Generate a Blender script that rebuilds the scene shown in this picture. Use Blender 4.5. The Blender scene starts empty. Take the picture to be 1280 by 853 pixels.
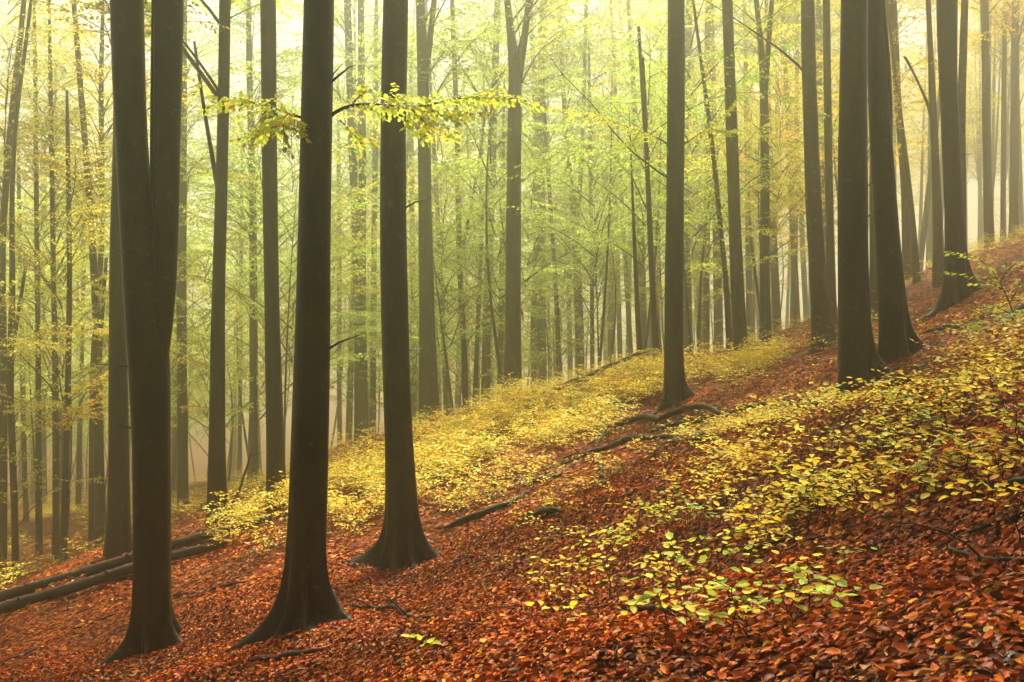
import bpy, math, random
import numpy as np
from mathutils import Vector
rng = np.random.default_rng(11)
random.seed(11)
R = math.radians
scene = bpy.context.scene
C = scene.collection

# ------------------------------------------------------------------ camera
F = 1256.0                      # focal length in photograph pixels (1280 wide)
cam_d = bpy.data.cameras.new('camera'); cam = bpy.data.objects.new('camera', cam_d)
C.objects.link(cam); scene.camera = cam
cam.location = (0, 0, 0); cam.rotation_euler = (R(90), 0, 0)
cam_d.sensor_width = 36; cam_d.lens = 36 * F / 1280
cam_d.clip_start = 0.05; cam_d.clip_end = 2000

# ------------------------------------------------------------------ sky, sun, exposure
SUN_EL, SUN_AZ = R(60), R(13)     # azimuth from +Y (view direction) towards +X
world = bpy.data.worlds.new('World'); scene.world = world; world.use_nodes = True
nt = world.node_tree; nt.nodes.clear()
sky = nt.nodes.new('ShaderNodeTexSky'); sky.sky_type = 'NISHITA'; sky.sun_disc = False
sky.sun_elevation = SUN_EL; sky.sun_rotation = SUN_AZ
sky.dust_density = 6; sky.ozone_density = 0.3; sky.air_density = 1.0
hsv = nt.nodes.new('ShaderNodeHueSaturation'); hsv.inputs['Saturation'].default_value = 0.25
bg = nt.nodes.new('ShaderNodeBackground'); bg.inputs['Strength'].default_value = 0.05
wo = nt.nodes.new('ShaderNodeOutputWorld')
nt.links.new(sky.outputs[0], hsv.inputs['Color']); nt.links.new(hsv.outputs[0], bg.inputs[0]); nt.links.new(bg.outputs[0], wo.inputs[0])
sd = bpy.data.lights.new('sun', 'SUN'); sd.energy = 5.0; sd.angle = R(10); sd.color = (1.0, 0.93, 0.70)
sun = bpy.data.objects.new('sun', sd); C.objects.link(sun)
to_sun = Vector((math.sin(SUN_AZ) * math.cos(SUN_EL), math.cos(SUN_AZ) * math.cos(SUN_EL), math.sin(SUN_EL)))
sun.rotation_euler = (-to_sun).to_track_quat('-Z', 'Y').to_euler(); sun.location = to_sun * 120
scene.view_settings.view_transform = 'Standard'; scene.view_settings.look = 'None'
scene.view_settings.exposure = 1.62; scene.view_settings.gamma = 1.0; scene.view_settings.use_curve_mapping = False
HAZE_DENSITY, HAZE_ANISO = 0.0088, 0.88
cy = scene.cycles
cy.use_denoising = True
try: cy.denoiser = 'OPENIMAGEDENOISE'
except Exception: pass
cy.max_bounces = 6; cy.diffuse_bounces = 3; cy.glossy_bounces = 1; cy.transmission_bounces = 3
cy.volume_bounces = 3; cy.transparent_max_bounces = 4
cy.sample_clamp_indirect = 6; cy.caustics_reflective = False; cy.caustics_refractive = False

# ------------------------------------------------------------------ helpers
def W(px, py, d):
    return np.array([(px - 640) / F * d, d, (426.5 - py) / F * d])

# terrain: thin-plate surface through points where the photograph shows contact with the ground
CP = [(0, 0, -1.55)]
for px, py, d in [(185, 818, 11), (368, 792, 10), (500, 712, 12.2), (843, 512, 19), (1068, 490, 12.3), (1118, 447, 14.5),
                  (1193, 384, 19.5), (1027, 435, 22), (270, 660, 20), (148, 693, 21.5), (345, 652, 18.5), (20, 725, 27),
                  (0, 853, 9.9), (320, 853, 7.8), (640, 853, 5.3), (960, 853, 4.0), (1280, 853, 3.2), (1280, 650, 4.9), (1280, 520, 7.3),
                  (60, 640, 50), (230, 612, 48), (435, 572, 31), (640, 498, 25), (560, 530, 24), (730, 478, 25), (925, 443, 25), (957, 432, 31),
                  (1237, 319, 36), (1174, 358, 28), (1136, 347, 33), (1258, 298, 48), (1280, 440, 10.3), (1000, 600, 7.9), (700, 640, 11), (880, 560, 12), (560, 760, 8.6), (430, 700, 12.4)]:
    CP.append(tuple(W(px, py, d)))
CP += [(0, 48, -5.0), (8, 50, -2.6), (-12, 60, -7.5), (0, 80, -8), (0, 120, -11), (0, 190, -12), (-30, 45, -9), (-60, 60, -12), (-60, 0, -12), (-120, 60, -14), (-120, -20, -14),
       (30, 40, 7.2), (55, 60, 10.5), (55, 10, 13), (110, 60, 13), (110, 0, 15), (40, 100, 5), (110, 140, 9), (-120, 180, -15), (0, -15, -1.4), (-10, -8, -4.4), (10, -8, 2.2),
       (0, -60, -2), (30, -50, 9), (-40, -50, -9), (200, 100, 13), (-200, 60, -15), (190, -50, 14), (-190, -50, -14), (190, 190, 8), (-190, 190, -15), (400, 0, 14), (400, 420, 8), (0, 420, -13), (-400, 420, -15), (-400, 0, -15), (200, 420, 2), (18, 12, 6.0), (-12, 12, -5.2)]
CP = np.array(CP, float); SC = 30.0
def _phi(r2):
    return np.where(r2 > 1e-12, 0.5 * r2 * np.log(np.maximum(r2, 1e-12)), 0.0)
_n = len(CP); _q = CP[:, :2] / SC
_K = _phi(((_q[:, None] - _q[None]) ** 2).sum(-1)) + np.eye(_n) * 0.00005
_P = np.hstack([np.ones((_n, 1)), _q])
_A = np.block([[_K, _P], [_P.T, np.zeros((3, 3))]])
_w = np.linalg.solve(_A, np.concatenate([CP[:, 2], np.zeros(3)]))
_bump = [(rng.uniform(0.6, 4.5), rng.uniform(0, 2 * math.pi), rng.uniform(0, 6.28)) for _ in range(26)]
def ground_z(x, y, bumps=True):
    x = np.asarray(x, float); y = np.asarray(y, float); sh = np.broadcast(x, y).shape
    x, y = np.broadcast_to(x, sh).ravel(), np.broadcast_to(y, sh).ravel()
    out = np.empty(x.size)
    for i in range(0, x.size, 60000):
        p = np.stack([x[i:i + 60000], y[i:i + 60000]], 1) / SC
        r2 = ((p[:, None, 0] - _q[None, :, 0]) ** 2 + (p[:, None, 1] - _q[None, :, 1]) ** 2)
        out[i:i + 60000] = _phi(r2) @ _w[:_n] + _w[_n] + p @ _w[_n + 1:]
    if bumps:
        for k, a, ph in _bump:
            out += 0.034 / k ** 0.9 * np.sin(k * (x * math.cos(a) + y * math.sin(a)) + ph + 0.7 * np.sin(0.5 * k * x + ph * 2))
    return out.reshape(sh)
def gz(x, y): return float(ground_z(x, y))
def on_ground(px, py, dmax=70.0):
    d = np.arange(2.0, dmax, 0.04)
    p = np.stack([(px - 640) / F * d, d, (426.5 - py) / F * d], 1)
    hit = np.nonzero(p[:, 2] <= ground_z(p[:, 0], p[:, 1]))[0]
    return p[hit[0]] if len(hit) else p[-1]

def new_mesh(name, V, faces, mat, smooth=True):
    """faces: list of (n,k) int arrays."""
    me = bpy.data.meshes.new(name)
    V = np.ascontiguousarray(V, np.float32)
    me.vertices.add(len(V)); me.vertices.foreach_set('co', V.ravel())
    loops = np.concatenate([f.ravel() for f in faces]).astype(np.int32)
    tot = np.concatenate([np.full(len(f), f.shape[1]) for f in faces])
    start = np.concatenate([[0], np.cumsum(tot)[:-1]]).astype(np.int32)
    me.loops.add(len(loops)); me.loops.foreach_set('vertex_index', loops)
    me.polygons.add(len(tot)); me.polygons.foreach_set('loop_start', start)
    me.polygons.foreach_set('use_smooth', np.full(len(tot), smooth))
    me.update(calc_edges=True); me.materials.append(mat)
    return me
def link(name, me, parent=None, loc=None):
    o = bpy.data.objects.new(name, me); C.objects.link(o)
    if parent is not None: o.parent = parent
    if loc is not None: o.location = loc
    return o
def tag(o, label, cat=None, group=None, kind=None):
    o['label'] = label
    if cat: o['category'] = cat
    if group: o['group'] = group
    if kind: o['kind'] = kind
    return o

class Buf:
    def __init__(s): s.V = []; s.Q = []; s.T = []; s.n = 0
    def add(s, V, Q=None, T=None):
        if Q is not None and len(Q): s.Q.append(np.asarray(Q) + s.n)
        if T is not None and len(T): s.T.append(np.asarray(T) + s.n)
        s.V.append(np.asarray(V, float)); s.n += len(V)
    def mesh(s, name, mat, smooth=True):
        f = ([np.concatenate(s.Q)] if s.Q else []) + ([np.concatenate(s.T)] if s.T else [])
        return new_mesh(name, np.concatenate(s.V), f, mat, smooth)
def grid_quads(nr, ns):
    i = np.arange(nr - 1)[:, None] * ns; j = np.arange(ns)[None]
    j2 = (j + 1) % ns
    return np.stack([i + j, i + j2, i + ns + j2, i + ns + j], -1).reshape(-1, 4)
def tube(buf, P, rad, sides=8, wob=0.0, close=True):
    P = np.asarray(P, float); rad = np.asarray(rad, float); n = len(P)
    T = np.gradient(P, axis=0); T /= np.linalg.norm(T, axis=1)[:, None] + 1e-9
    up = np.array([0, 0, 1.0]) if abs(T[0, 2]) < 0.9 else np.array([1.0, 0, 0])
    A = np.cross(T, up); A /= np.linalg.norm(A, axis=1)[:, None] + 1e-9
    B = np.cross(A, T)
    th = np.arange(sides) / sides * 2 * math.pi
    rr = rad[:, None] * np.ones(sides)[None]
    if wob: rr = rr * (1 + wob * rng.uniform(-1, 1, rr.shape))
    V = P[:, None] + rr[..., None] * (np.cos(th)[None, :, None] * A[:, None] + np.sin(th)[None, :, None] * B[:, None])
    V = V.reshape(-1, 3); Q = grid_quads(n, sides); T3 = None
    if close:
        V = np.vstack([V, P[0], P[-1]]); a, b = n * sides, n * sides + 1
        j = np.arange(sides); k = (j + 1) % sides
        T3 = np.vstack([np.stack([np.full(sides, a), k, j], 1), np.stack([np.full(sides, b), (n - 1) * sides + j, (n - 1) * sides + k], 1)])
    buf.add(V, Q, T3)
def resample(P, step):
    P = np.asarray(P, float); s = np.concatenate([[0], np.cumsum(np.linalg.norm(np.diff(P[:, :3], axis=0), axis=1))])
    t = np.linspace(0, s[-1], max(3, int(s[-1] / step) + 1))
    # smooth through the points
    Q = np.stack([np.interp(t, s, P[:, k]) for k in range(P.shape[1])], 1)
    w = max(1, int(0.12 * len(t)))
    if len(t) > 6:
        for _ in range(2):
            Q2 = Q.copy(); Q2[1:-1] = 0.25 * Q[:-2] + 0.5 * Q[1:-1] + 0.25 * Q[2:]; Q = Q2
    return Q

# leaves: template verts (x across, y along, z up), triangles
L6V = np.array([[0, 0, 0], [0, .5, -.05], [0, 1, .0], [.25, .22, .05], [.30, .6, .05], [-.25, .22, .05], [-.30, .6, .05]], float)
L6T = np.array([[0, 3, 1], [1, 3, 4], [1, 4, 2], [0, 1, 5], [1, 6, 5], [1, 2, 6]])
D4V = np.array([[0, 0, 0], [.31, .45, .05], [0, 1, -.02], [-.31, .45, .05]], float)
D4T = np.array([[0, 1, 2], [0, 2, 3]])
L10V = np.array([[0, 0, 0], [0, .33, -.04], [0, .68, -.03], [0, 1, .0], [.20, .14, .04], [.31, .40, .06], [.24, .72, .04], [-.20, .14, .04], [-.31, .40, .06], [-.24, .72, .04]], float)
L10T = np.array([[0, 4, 1], [1, 4, 5], [1, 5, 2], [2, 5, 6], [2, 6, 3], [0, 1, 7], [1, 8, 7], [1, 2, 8], [2, 9, 8], [2, 3, 9]])
def nrm(a): return a / (np.linalg.norm(a, axis=-1, keepdims=True) + 1e-9)
def leaf_mesh(name, P, D, N, S, col, mat, hi=True, curl=None):
    P, D, N, S = map(np.asarray, (P, D, N, S))
    D = nrm(D); X = nrm(np.cross(D, N)); N = np.cross(X, D)
    TV, TT = (L10V, L10T) if hi == 2 else (L6V, L6T) if hi else (D4V, D4T)
    n = len(P); z = np.tile(TV[:, 2], (n, 1))
    if curl is not None:      # bend along and across, per leaf
        z = z * (1 + curl[:, :1] * 3) + curl[:, 1:2] * (TV[None, :, 1] - .4) ** 2 + curl[:, 2:3] * TV[None, :, 0] ** 2 * 4
    V = P[:, None] + S[:, None, None] * (TV[None, :, 0, None] * X[:, None] + TV[None, :, 1, None] * D[:, None] + z[..., None] * N[:, None])
    Fc = (TT[None] + (np.arange(n) * len(TV))[:, None, None]).reshape(-1, 3)
    me = new_mesh(name, V.reshape(-1, 3), [Fc], mat, smooth=hi == 2)
    a = me.attributes.new('tint', 'FLOAT_COLOR', 'POINT')
    c = np.ones((n, len(TV), 4), np.float32); c[..., :3] = np.asarray(col)[:, None]
    a.data.foreach_set('color', c.ravel())
    return me

# ------------------------------------------------------------------ materials
def mat_new(name):
    m = bpy.data.materials.new(name); m.use_nodes = True; m.node_tree.nodes.clear(); return m, m.node_tree.nodes, m.node_tree.links
def node(ns, t, **kw):
    n = ns.new(t)
    for k, v in kw.items():
        if k in n.inputs: n.inputs[k].default_value = v
        else: setattr(n, k, v)
    return n
def ramp(ns, stops):
    r = ns.new('ShaderNodeValToRGB'); e = r.color_ramp.elements
    while len(e) < len(stops): e.new(0.5)
    for el, (p, c) in zip(e, stops): el.position = p; el.color = (*c, 1)
    return r
def bark_material(name, dark, light, moss, wet=0.42):
    m, ns, ln = mat_new(name)
    tc = ns.new('ShaderNodeNewGeometry')
    mp = node(ns, 'ShaderNodeMapping'); mp.inputs['Scale'].default_value = (5, 5, 1.1); ln.new(tc.outputs['Position'], mp.inputs[0])
    n1 = node(ns, 'ShaderNodeTexNoise', Scale=1.6, Detail=6, Roughness=.62); ln.new(mp.outputs[0], n1.inputs['Vector'])
    mp2 = node(ns, 'ShaderNodeMapping'); mp2.inputs['Scale'].default_value = (4, 4, 13); ln.new(tc.outputs['Position'], mp2.inputs[0])
    n2 = node(ns, 'ShaderNodeTexNoise', Scale=1.3, Detail=4, Roughness=.6); ln.new(mp2.outputs[0], n2.inputs['Vector'])
    n3 = node(ns, 'ShaderNodeTexNoise', Scale=1.1, Detail=3); ln.new(tc.outputs['Position'], n3.inputs['Vector'])
    n4 = node(ns, 'ShaderNodeTexNoise', Scale=38, Detail=3); ln.new(tc.outputs['Position'], n4.inputs['Vector'])
    r1 = ramp(ns, [(.32, dark), (.72, light)]); ln.new(n1.outputs[0], r1.inputs[0])
    mx = node(ns, 'ShaderNodeMix', data_type='RGBA'); r3 = ramp(ns, [(.48, (0, 0, 0)), (.72, (.7, .7, .7))])
    ln.new(n3.outputs[0], r3.inputs[0]); ln.new(r3.outputs[0], mx.inputs[0]); ln.new(r1.outputs[0], mx.inputs[6]); mx.inputs[7].default_value = (*moss, 1)
    n5 = node(ns, 'ShaderNodeTexNoise', Scale=7.5, Detail=5, Roughness=.7); ln.new(tc.outputs['Position'], n5.inputs['Vector'])
    r5 = ramp(ns, [(.58, (0, 0, 0)), (.68, (.8, .8, .8))]); ln.new(n5.outputs[0], r5.inputs[0])
    mx2 = node(ns, 'ShaderNodeMix', data_type='RGBA'); ln.new(r5.outputs[0], mx2.inputs[0]); ln.new(mx.outputs[2], mx2.inputs[6]); mx2.inputs[7].default_value = (light[0] * 2.4, light[1] * 2.8, light[2] * 2.6, 1)
    mx = mx2
    ad = node(ns, 'ShaderNodeMath', operation='ADD'); ln.new(n2.outputs[0], ad.inputs[0])
    ml = node(ns, 'ShaderNodeMath', operation='MULTIPLY'); ml.inputs[1].default_value = .35; ln.new(n4.outputs[0], ml.inputs[0]); ln.new(ml.outputs[0], ad.inputs[1])
    bp = node(ns, 'ShaderNodeBump', Strength=.6, Distance=.014); ln.new(ad.outputs[0], bp.inputs['Height'])
    b = node(ns, 'ShaderNodeBsdfPrincipled', Roughness=wet); b.inputs['Specular IOR Level'].default_value = .16
    ln.new(mx.outputs[2], b.inputs['Base Color']); ln.new(bp.outputs[0], b.inputs['Normal'])
    o = ns.new('ShaderNodeOutputMaterial'); ln.new(b.outputs[0], o.inputs[0]); return m
M_bark = bark_material('wet_beech_bark', (.003, .0025, .0016), (.024, .020, .013), (.015, .0165, .009))
M_bark_hazed = bark_material('haze_paled_grey_bark', (.022, .02, .015), (.065, .058, .044), (.05, .055, .035))  # grey bark, kept pale so its colour adds haze to the farther trunks
M_log = bark_material('fallen_log_bark', (.012, .010, .008), (.05, .042, .03), (.03, .034, .018))
M_twig = bark_material('dead_branch_bark', (.008, .006, .004), (.028, .02, .013), (.016, .017, .01), wet=.65)

def leaf_material(name, use_obj, trans=.45, gloss=.06):
    m, ns, ln = mat_new(name)
    at = node(ns, 'ShaderNodeAttribute', attribute_name='tint')
    if use_obj:
        oi = ns.new('ShaderNodeObjectInfo')
        mx = node(ns, 'ShaderNodeMix', data_type='RGBA', blend_type='MULTIPLY'); mx.inputs[0].default_value = 1
        ln.new(oi.outputs['Color'], mx.inputs[6]); ln.new(at.outputs['Color'], mx.inputs[7]); col = mx.outputs[2]
    else: col = at.outputs['Color']
    d = ns.new('ShaderNodeBsdfDiffuse'); t = ns.new('ShaderNodeBsdfTranslucent'); g = node(ns, 'ShaderNodeBsdfGlossy', Roughness=.45)
    ln.new(col, d.inputs[0]); ln.new(col, t.inputs[0]); g.inputs[0].default_value = (1, 1, 1, 1)
    a = ns.new('ShaderNodeMixShader'); a.inputs[0].default_value = trans; ln.new(d.outputs[0], a.inputs[1]); ln.new(t.outputs[0], a.inputs[2])
    b = ns.new('ShaderNodeMixShader'); b.inputs[0].default_value = gloss; ln.new(a.outputs[0], b.inputs[1]); ln.new(g.outputs[0], b.inputs[2])
    o = ns.new('ShaderNodeOutputMaterial'); ln.new(b.outputs[0], o.inputs[0]); return m
M_leaf = leaf_material('autumn_beech_leaf', True, .56, .02)
M_sap = leaf_material('sapling_leaf', True, .3, .02)
M_litter = leaf_material('fallen_leaf', False, .12, .016)
M_litter_obj = leaf_material('single_fallen_leaf', True, .12, .016)

def ground_material():
    m, ns, ln = mat_new('leaf_covered_soil')
    g = ns.new('ShaderNodeNewGeometry')
    v = node(ns, 'ShaderNodeTexVoronoi', Scale=17); ln.new(g.outputs['Position'], v.inputs['Vector'])
    sp = ns.new('ShaderNodeSeparateColor'); ln.new(v.outputs['Color'], sp.inputs[0])
    r = ramp(ns, [(0, (.02, .008, .004)), (.3, (.06, .016, .006)), (.6, (.12, .034, .010)), (.85, (.18, .06, .014)), (1, (.22, .11, .03))])
    ln.new(sp.outputs[0], r.inputs[0])
    n = node(ns, 'ShaderNodeTexNoise', Scale=.9, Detail=5); ln.new(g.outputs['Position'], n.inputs['Vector'])
    r2 = ramp(ns, [(.35, (.35, .33, .3)), (.6, (1, 1, 1))]); ln.new(n.outputs[0], r2.inputs[0])
    mx = node(ns, 'ShaderNodeMix', data_type='RGBA', blend_type='MULTIPLY'); mx.inputs[0].default_value = 1
    ln.new(r.outputs[0], mx.inputs[6]); ln.new(r2.outputs[0], mx.inputs[7])
    bp = node(ns, 'ShaderNodeBump', Strength=.8, Distance=.03); ln.new(v.outputs['Distance'], bp.inputs['Height'])
    b = node(ns, 'ShaderNodeBsdfPrincipled', Roughness=.85); b.inputs['Specular IOR Level'].default_value = .04
    ln.new(mx.outputs[2], b.inputs['Base Color']); ln.new(bp.outputs[0], b.inputs['Normal'])
    o = ns.new('ShaderNodeOutputMaterial'); ln.new(b.outputs[0], o.inputs[0]); return m
M_ground = ground_material()
def stone_material():
    m, ns, ln = mat_new('pale_stone')
    g = ns.new('ShaderNodeNewGeometry'); n = node(ns, 'ShaderNodeTexNoise', Scale=22, Detail=5); ln.new(g.outputs['Position'], n.inputs['Vector'])
    r = ramp(ns, [(.3, (.05, .055, .05)), (.7, (.2, .21, .2))]); ln.new(n.outputs[0], r.inputs[0])
    b = node(ns, 'ShaderNodeBsdfPrincipled', Roughness=.55); ln.new(r.outputs[0], b.inputs['Base Color'])
    o = ns.new('ShaderNodeOutputMaterial'); ln.new(b.outputs[0], o.inputs[0]); return m
M_stone = stone_material()

def branch_path(p0, az, el, L, n=9, droop=.5, wig=.06):
    t = np.linspace(0, 1, n); d = np.empty((n, 3)); a = az + np.cumsum(rng.normal(0, wig, n)); e = el - droop * t ** 1.3 + rng.normal(0, wig * .5, n)
    d = np.stack([np.cos(a) * np.cos(e), np.sin(a) * np.cos(e), np.sin(e)], 1) * (L / (n - 1))
    return p0 + np.concatenate([[np.zeros(3)], np.cumsum(d[:-1], 0)])

# ------------------------------------------------------------------ ground: one sheet, fine near the camera, coarse far away
def axis(lo, hi, c0, c1, fine, grow=1.09):
    a = list(np.arange(c0, c1 + 1e-6, fine)); s = fine
    while a[-1] < hi: s *= grow; a.append(min(a[-1] + s, hi))
    b = []; s = fine; x = c0
    while x > lo: s *= grow; x = max(x - s, lo); b.append(x)
    return np.array(b[::-1] + a)
gx = axis(-400, 400, -11, 11, .14); gy = axis(-70, 420, 2, 24, .14)
GX, GY = np.meshgrid(gx, gy); GZ = ground_z(GX, GY)
nx, ny = len(gx), len(gy)
ii = (np.arange(ny - 1)[:, None] * nx + np.arange(nx - 1)[None]).ravel()
ground = link('ground', new_mesh('ground', np.stack([GX, GY, GZ], -1).reshape(-1, 3), [np.stack([ii, ii + 1, ii + nx + 1, ii + nx], 1)], M_ground))
tag(ground, 'wooded hillside covered in rusty fallen beech leaves', kind='structure')

LIT = np.array([(.12, .030, .010), (.21, .050, .012), (.30, .080, .016), (.38, .12, .022), (.46, .18, .04), (.42, .23, .10), (.58, .34, .04), (.07, .028, .015), (.30, .26, .05)])
LITP = np.array([.13, .19, .22, .17, .11, .05, .045, .065, .02])
def litter_cols(n):
    sat = np.array([1.12, .68, .36])
    c = LIT[rng.choice(len(LIT), n, p=LITP)] * rng.uniform(.75, 1.2, (n, 1)); return c * sat * rng.uniform(.93, 1.07, (n, 3))
def sector(n, r0, r1, half=R(37)):
    r = np.sqrt(rng.uniform(r0 * r0, r1 * r1, n)); a = rng.uniform(-half, half, n)
    return r * np.sin(a), r * np.cos(a)
def clumpy(x, y):
    return np.sin(1.7 * x + 1.1 * np.sin(.9 * y)) * np.sin(1.3 * y + .8 * np.sin(1.4 * x)) + .5 * np.sin(4.1 * x + 2.3 * y)
def scatter_litter(n, r0, r1, lift):
    x, y = sector(n, r0, r1); z = ground_z(x, y)
    e = .05; sx = (ground_z(x + e, y) - z) / e; sy = (ground_z(x, y + e) - z) / e
    N = nrm(np.stack([-sx, -sy, np.ones(n)], 1)) + rng.normal(0, .24, (n, 3)) * np.array([1, 1, .3])
    a = rng.uniform(0, 2 * math.pi, n); D = np.stack([np.cos(a), np.sin(a), sx * np.cos(a) + sy * np.sin(a) + rng.normal(0, .16, n)], 1)
    P = np.stack([x, y, z + np.abs(rng.normal(0, lift, n)) + .004], 1)
    return P, D, N
def join_arrays(parts): return [np.concatenate(k) for k in zip(*parts)]
hiP = join_arrays([scatter_litter(30000, 2.6, 6.5, .014), scatter_litter(72000, 6.5, 13, .016)])
nh = len(hiP[0])
def decay(P):      # damp, half-rotted patches between fresher drifts
    x, y = P[:, 0], P[:, 1]; f = np.sin(1.9 * x + 1.3 * np.sin(1.1 * y)) + np.sin(1.5 * y - .7 * x) + .7 * np.sin(5.3 * x + 3.1 * y) + .7 * np.sin(4.4 * y - 3.7 * x)
    return (.86 + .2 * np.clip(f, -1.6, 1.2))[:, None]
o = link('leaf_litter', leaf_mesh('leaf_litter', *hiP, rng.uniform(.030, .060, nh), litter_cols(nh) * decay(hiP[0]), M_litter, 2,
         np.stack([rng.uniform(-.5, 1.4, nh), rng.normal(0, .28, nh), rng.normal(0, .18, nh)], 1)), ground); tag(o, 'carpet of rusty fallen leaves', kind='stuff')
loP = join_arrays([scatter_litter(70000, 13, 20, .02), scatter_litter(110000, 20, 38, .02)]); nl = len(loP[0])
far = np.hypot(loP[0][:, 0], loP[0][:, 1])
o = link('leaf_litter', leaf_mesh('far_leaf_litter', *loP, rng.uniform(.06, .09, nl) * np.where(far > 20, 1.3, 1), litter_cols(nl) * decay(loP[0]) * .88, M_litter, False), ground); tag(o, 'carpet of rusty fallen leaves further up the slope', kind='stuff')
tb = Buf(); tx, ty = sector(420, 2.8, 16); tz = ground_z(tx, ty)
for i in range(420):
    L = rng.uniform(.08, .4); q = branch_path(np.array([tx[i], ty[i], tz[i] + .02]), rng.uniform(0, 6.28), rng.normal(0, .1), L, 5, .1, .22); q[:, 2] = ground_z(q[:, 0], q[:, 1]) + rng.uniform(.012, .05)
    tube(tb, q, np.linspace(rng.uniform(.003, .007), .0015, 5), 4)
o = link('twig_litter', tb.mesh('twig_litter', M_twig), ground); tag(o, 'small dead twigs strewn through the leaf litter', kind='stuff')
# the 300 leaves that show largest: each an object of its own
single = []
for k in range(8):
    cu = np.array([[rng.uniform(0, 2.2), rng.normal(0, .35), rng.normal(0, .25)]])
    single.append(leaf_mesh('fallen_leaf', [[0, 0, 0]], [[0, 1, 0]], [[0, 0, 1]], [1.0], [[1, 1, 1]], M_litter_obj, 2, cu))
x, y = sector(900, 3.1, 5.2, R(29)); keep = (ground_z(x, y) / y > -.36); x, y = x[keep][:300], y[keep][:300]
z = ground_z(x, y); lc = litter_cols(len(x)) * 1.08
for i in range(len(x)):
    l = link('leaf', single[i % 8], ground, (x[i], y[i], z[i] + .022 + abs(rng.normal(0, .008))))
    s = rng.uniform(.040, .066); l.scale = (s, s, s); l.color = (*lc[i], 1)
    l.rotation_euler = (rng.normal(0, .3), rng.normal(-.3, .3), rng.uniform(0, 6.28))

# ------------------------------------------------------------------ foliage growth
def spray(path, start, sub_len, gap, lgap, lsize, out, twigs=None, tr=.003, flat=.25, sag=.2):
    """layered beech spray: side twigs left and right of a limb, leaves alternating along each twig"""
    seg = np.linalg.norm(np.diff(path, axis=0), axis=1); s = np.concatenate([[0], np.cumsum(seg)]); L = s[-1]
    u = start * L; side = 1
    while u < L:
        p = np.array([np.interp(u, s, path[:, k]) for k in range(3)]); q = np.array([np.interp(min(u + .05 * L, L), s, path[:, k]) for k in range(3)])
        d = q - p; d /= np.linalg.norm(d) + 1e-9
        if u > .97 * L: sd = d
        else:
            sd = np.cross(d, [0, 0, 1.0]) * side; sd = sd * rng.uniform(.6, 1.1) + d * rng.uniform(.5, 1.0); sd[2] += rng.normal(-.06, .14)
        sd /= np.linalg.norm(sd) + 1e-9
        l = sub_len * rng.uniform(.5, 1.15) * (1 - .45 * (u / L)); m = max(2, int(l / lgap))
        tt = (np.arange(m) + rng.uniform(.2, .8)) / m
        pos = p + sd * (tt * l)[:, None]; pos[:, 2] -= .12 * l * tt ** 2
        across = np.cross(sd, [0, 0, 1.0]); across /= np.linalg.norm(across) + 1e-9
        sg = np.where(np.arange(m) % 2 == 0, 1, -1)[:, None]
        D = sd * rng.uniform(.5, 1.1, (m, 1)) + across * sg * rng.uniform(.5, 1.1, (m, 1)); D[:, 2] += rng.normal(-sag, .1 + .5 * sag, m)
        N = np.array([0, 0, 1.0]) + rng.normal(0, flat, (m, 3))
        out.append((pos, D, N, lsize * rng.uniform(.7, 1.2, m)))
        if twigs is not None and tr: tube(twigs, np.array([p, p + sd * l * .5 - [0, 0, .03 * l], p + sd * l - [0, 0, .12 * l]]), [tr, tr * .75, tr * .4], 3, close=False)
        u += gap * rng.uniform(.6, 1.4); side = -side
def foliage(name, out, hi=False, lo_var=.55, mat=None):
    P, D, N, S = join_arrays(out); n = len(P)
    v = rng.uniform(lo_var, 1.15, (n, 1)); c = np.hstack([v * rng.uniform(.85, 1.15, (n, 1)), v, v * rng.uniform(.6, 1.2, (n, 1))])
    # a few leaves have turned darker orange
    k = rng.random(n) < .05; c[k] *= np.array([1.0, .66, .5])
    return leaf_mesh(name, P, D, N, S, c, mat or M_leaf, hi)
# crown kinds, shared between trees. low: understorey with layers from near the ground; tall: a beech canopy
def crown_low(H, z0, spread, nl, ls):
    out, tw = [], Buf(); side0 = rng.uniform(0, 6.28)
    for i in range(nl):
        h = z0 + (H - z0) * (i + rng.uniform(-.8, 1.8)) / nl; h = min(max(h, z0), H * .97); f = (h - z0) / (H - z0)
        L = spread * (1 - .35 * f) * rng.uniform(.4, 1.25)
        p = branch_path(np.array([0, 0, h]), rng.normal(side0 + (i % 3) * 2.1, .5), R(rng.uniform(28, 66)), L, 8, rng.uniform(.5, 1.25), .12)
        tube(tw, p, np.linspace(.006 + .004 * L, .002, 8), 4, close=False)
        spray(p, rng.uniform(.18, .35), .36 * L + .25, .13, .06, ls, out, None, .0035, .5, .5)
    return tw.mesh('limb', M_bark_hazed), foliage('crown', out)
def crown_tall(H, spread, nl, ls):
    out, tw = [], Buf()
    for i in range(nl):
        f = (i + rng.uniform(0, .9)) / nl; h = H * f
        L = spread * (1 - .5 * f) * rng.uniform(.6, 1.15); az = rng.uniform(0, 6.28)
        p = branch_path(np.array([0, 0, h]), az, R(rng.uniform(45, 68)), L, 9, .6)
        tube(tw, p, np.linspace(.010 + .007 * L, .004, 9), 5, close=False)
        spray(p, .35, 1.0, .22, .075, ls, out, None, .005, .5, .5)
        for k in range(6):
            j = rng.integers(2, 8); q = branch_path(p[j], az + rng.choice([-1, 1]) * rng.uniform(.5, 1.1), R(rng.uniform(10, 40)), L * .55, 7, .5)
            tube(tw, q, np.linspace(.012, .003, 7), 4, close=False)
            spray(q, .12, .9, .2, .07, ls, out, None, .004, .5, .5)
    return tw.mesh('limb', M_bark_hazed), foliage('crown', out)
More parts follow.
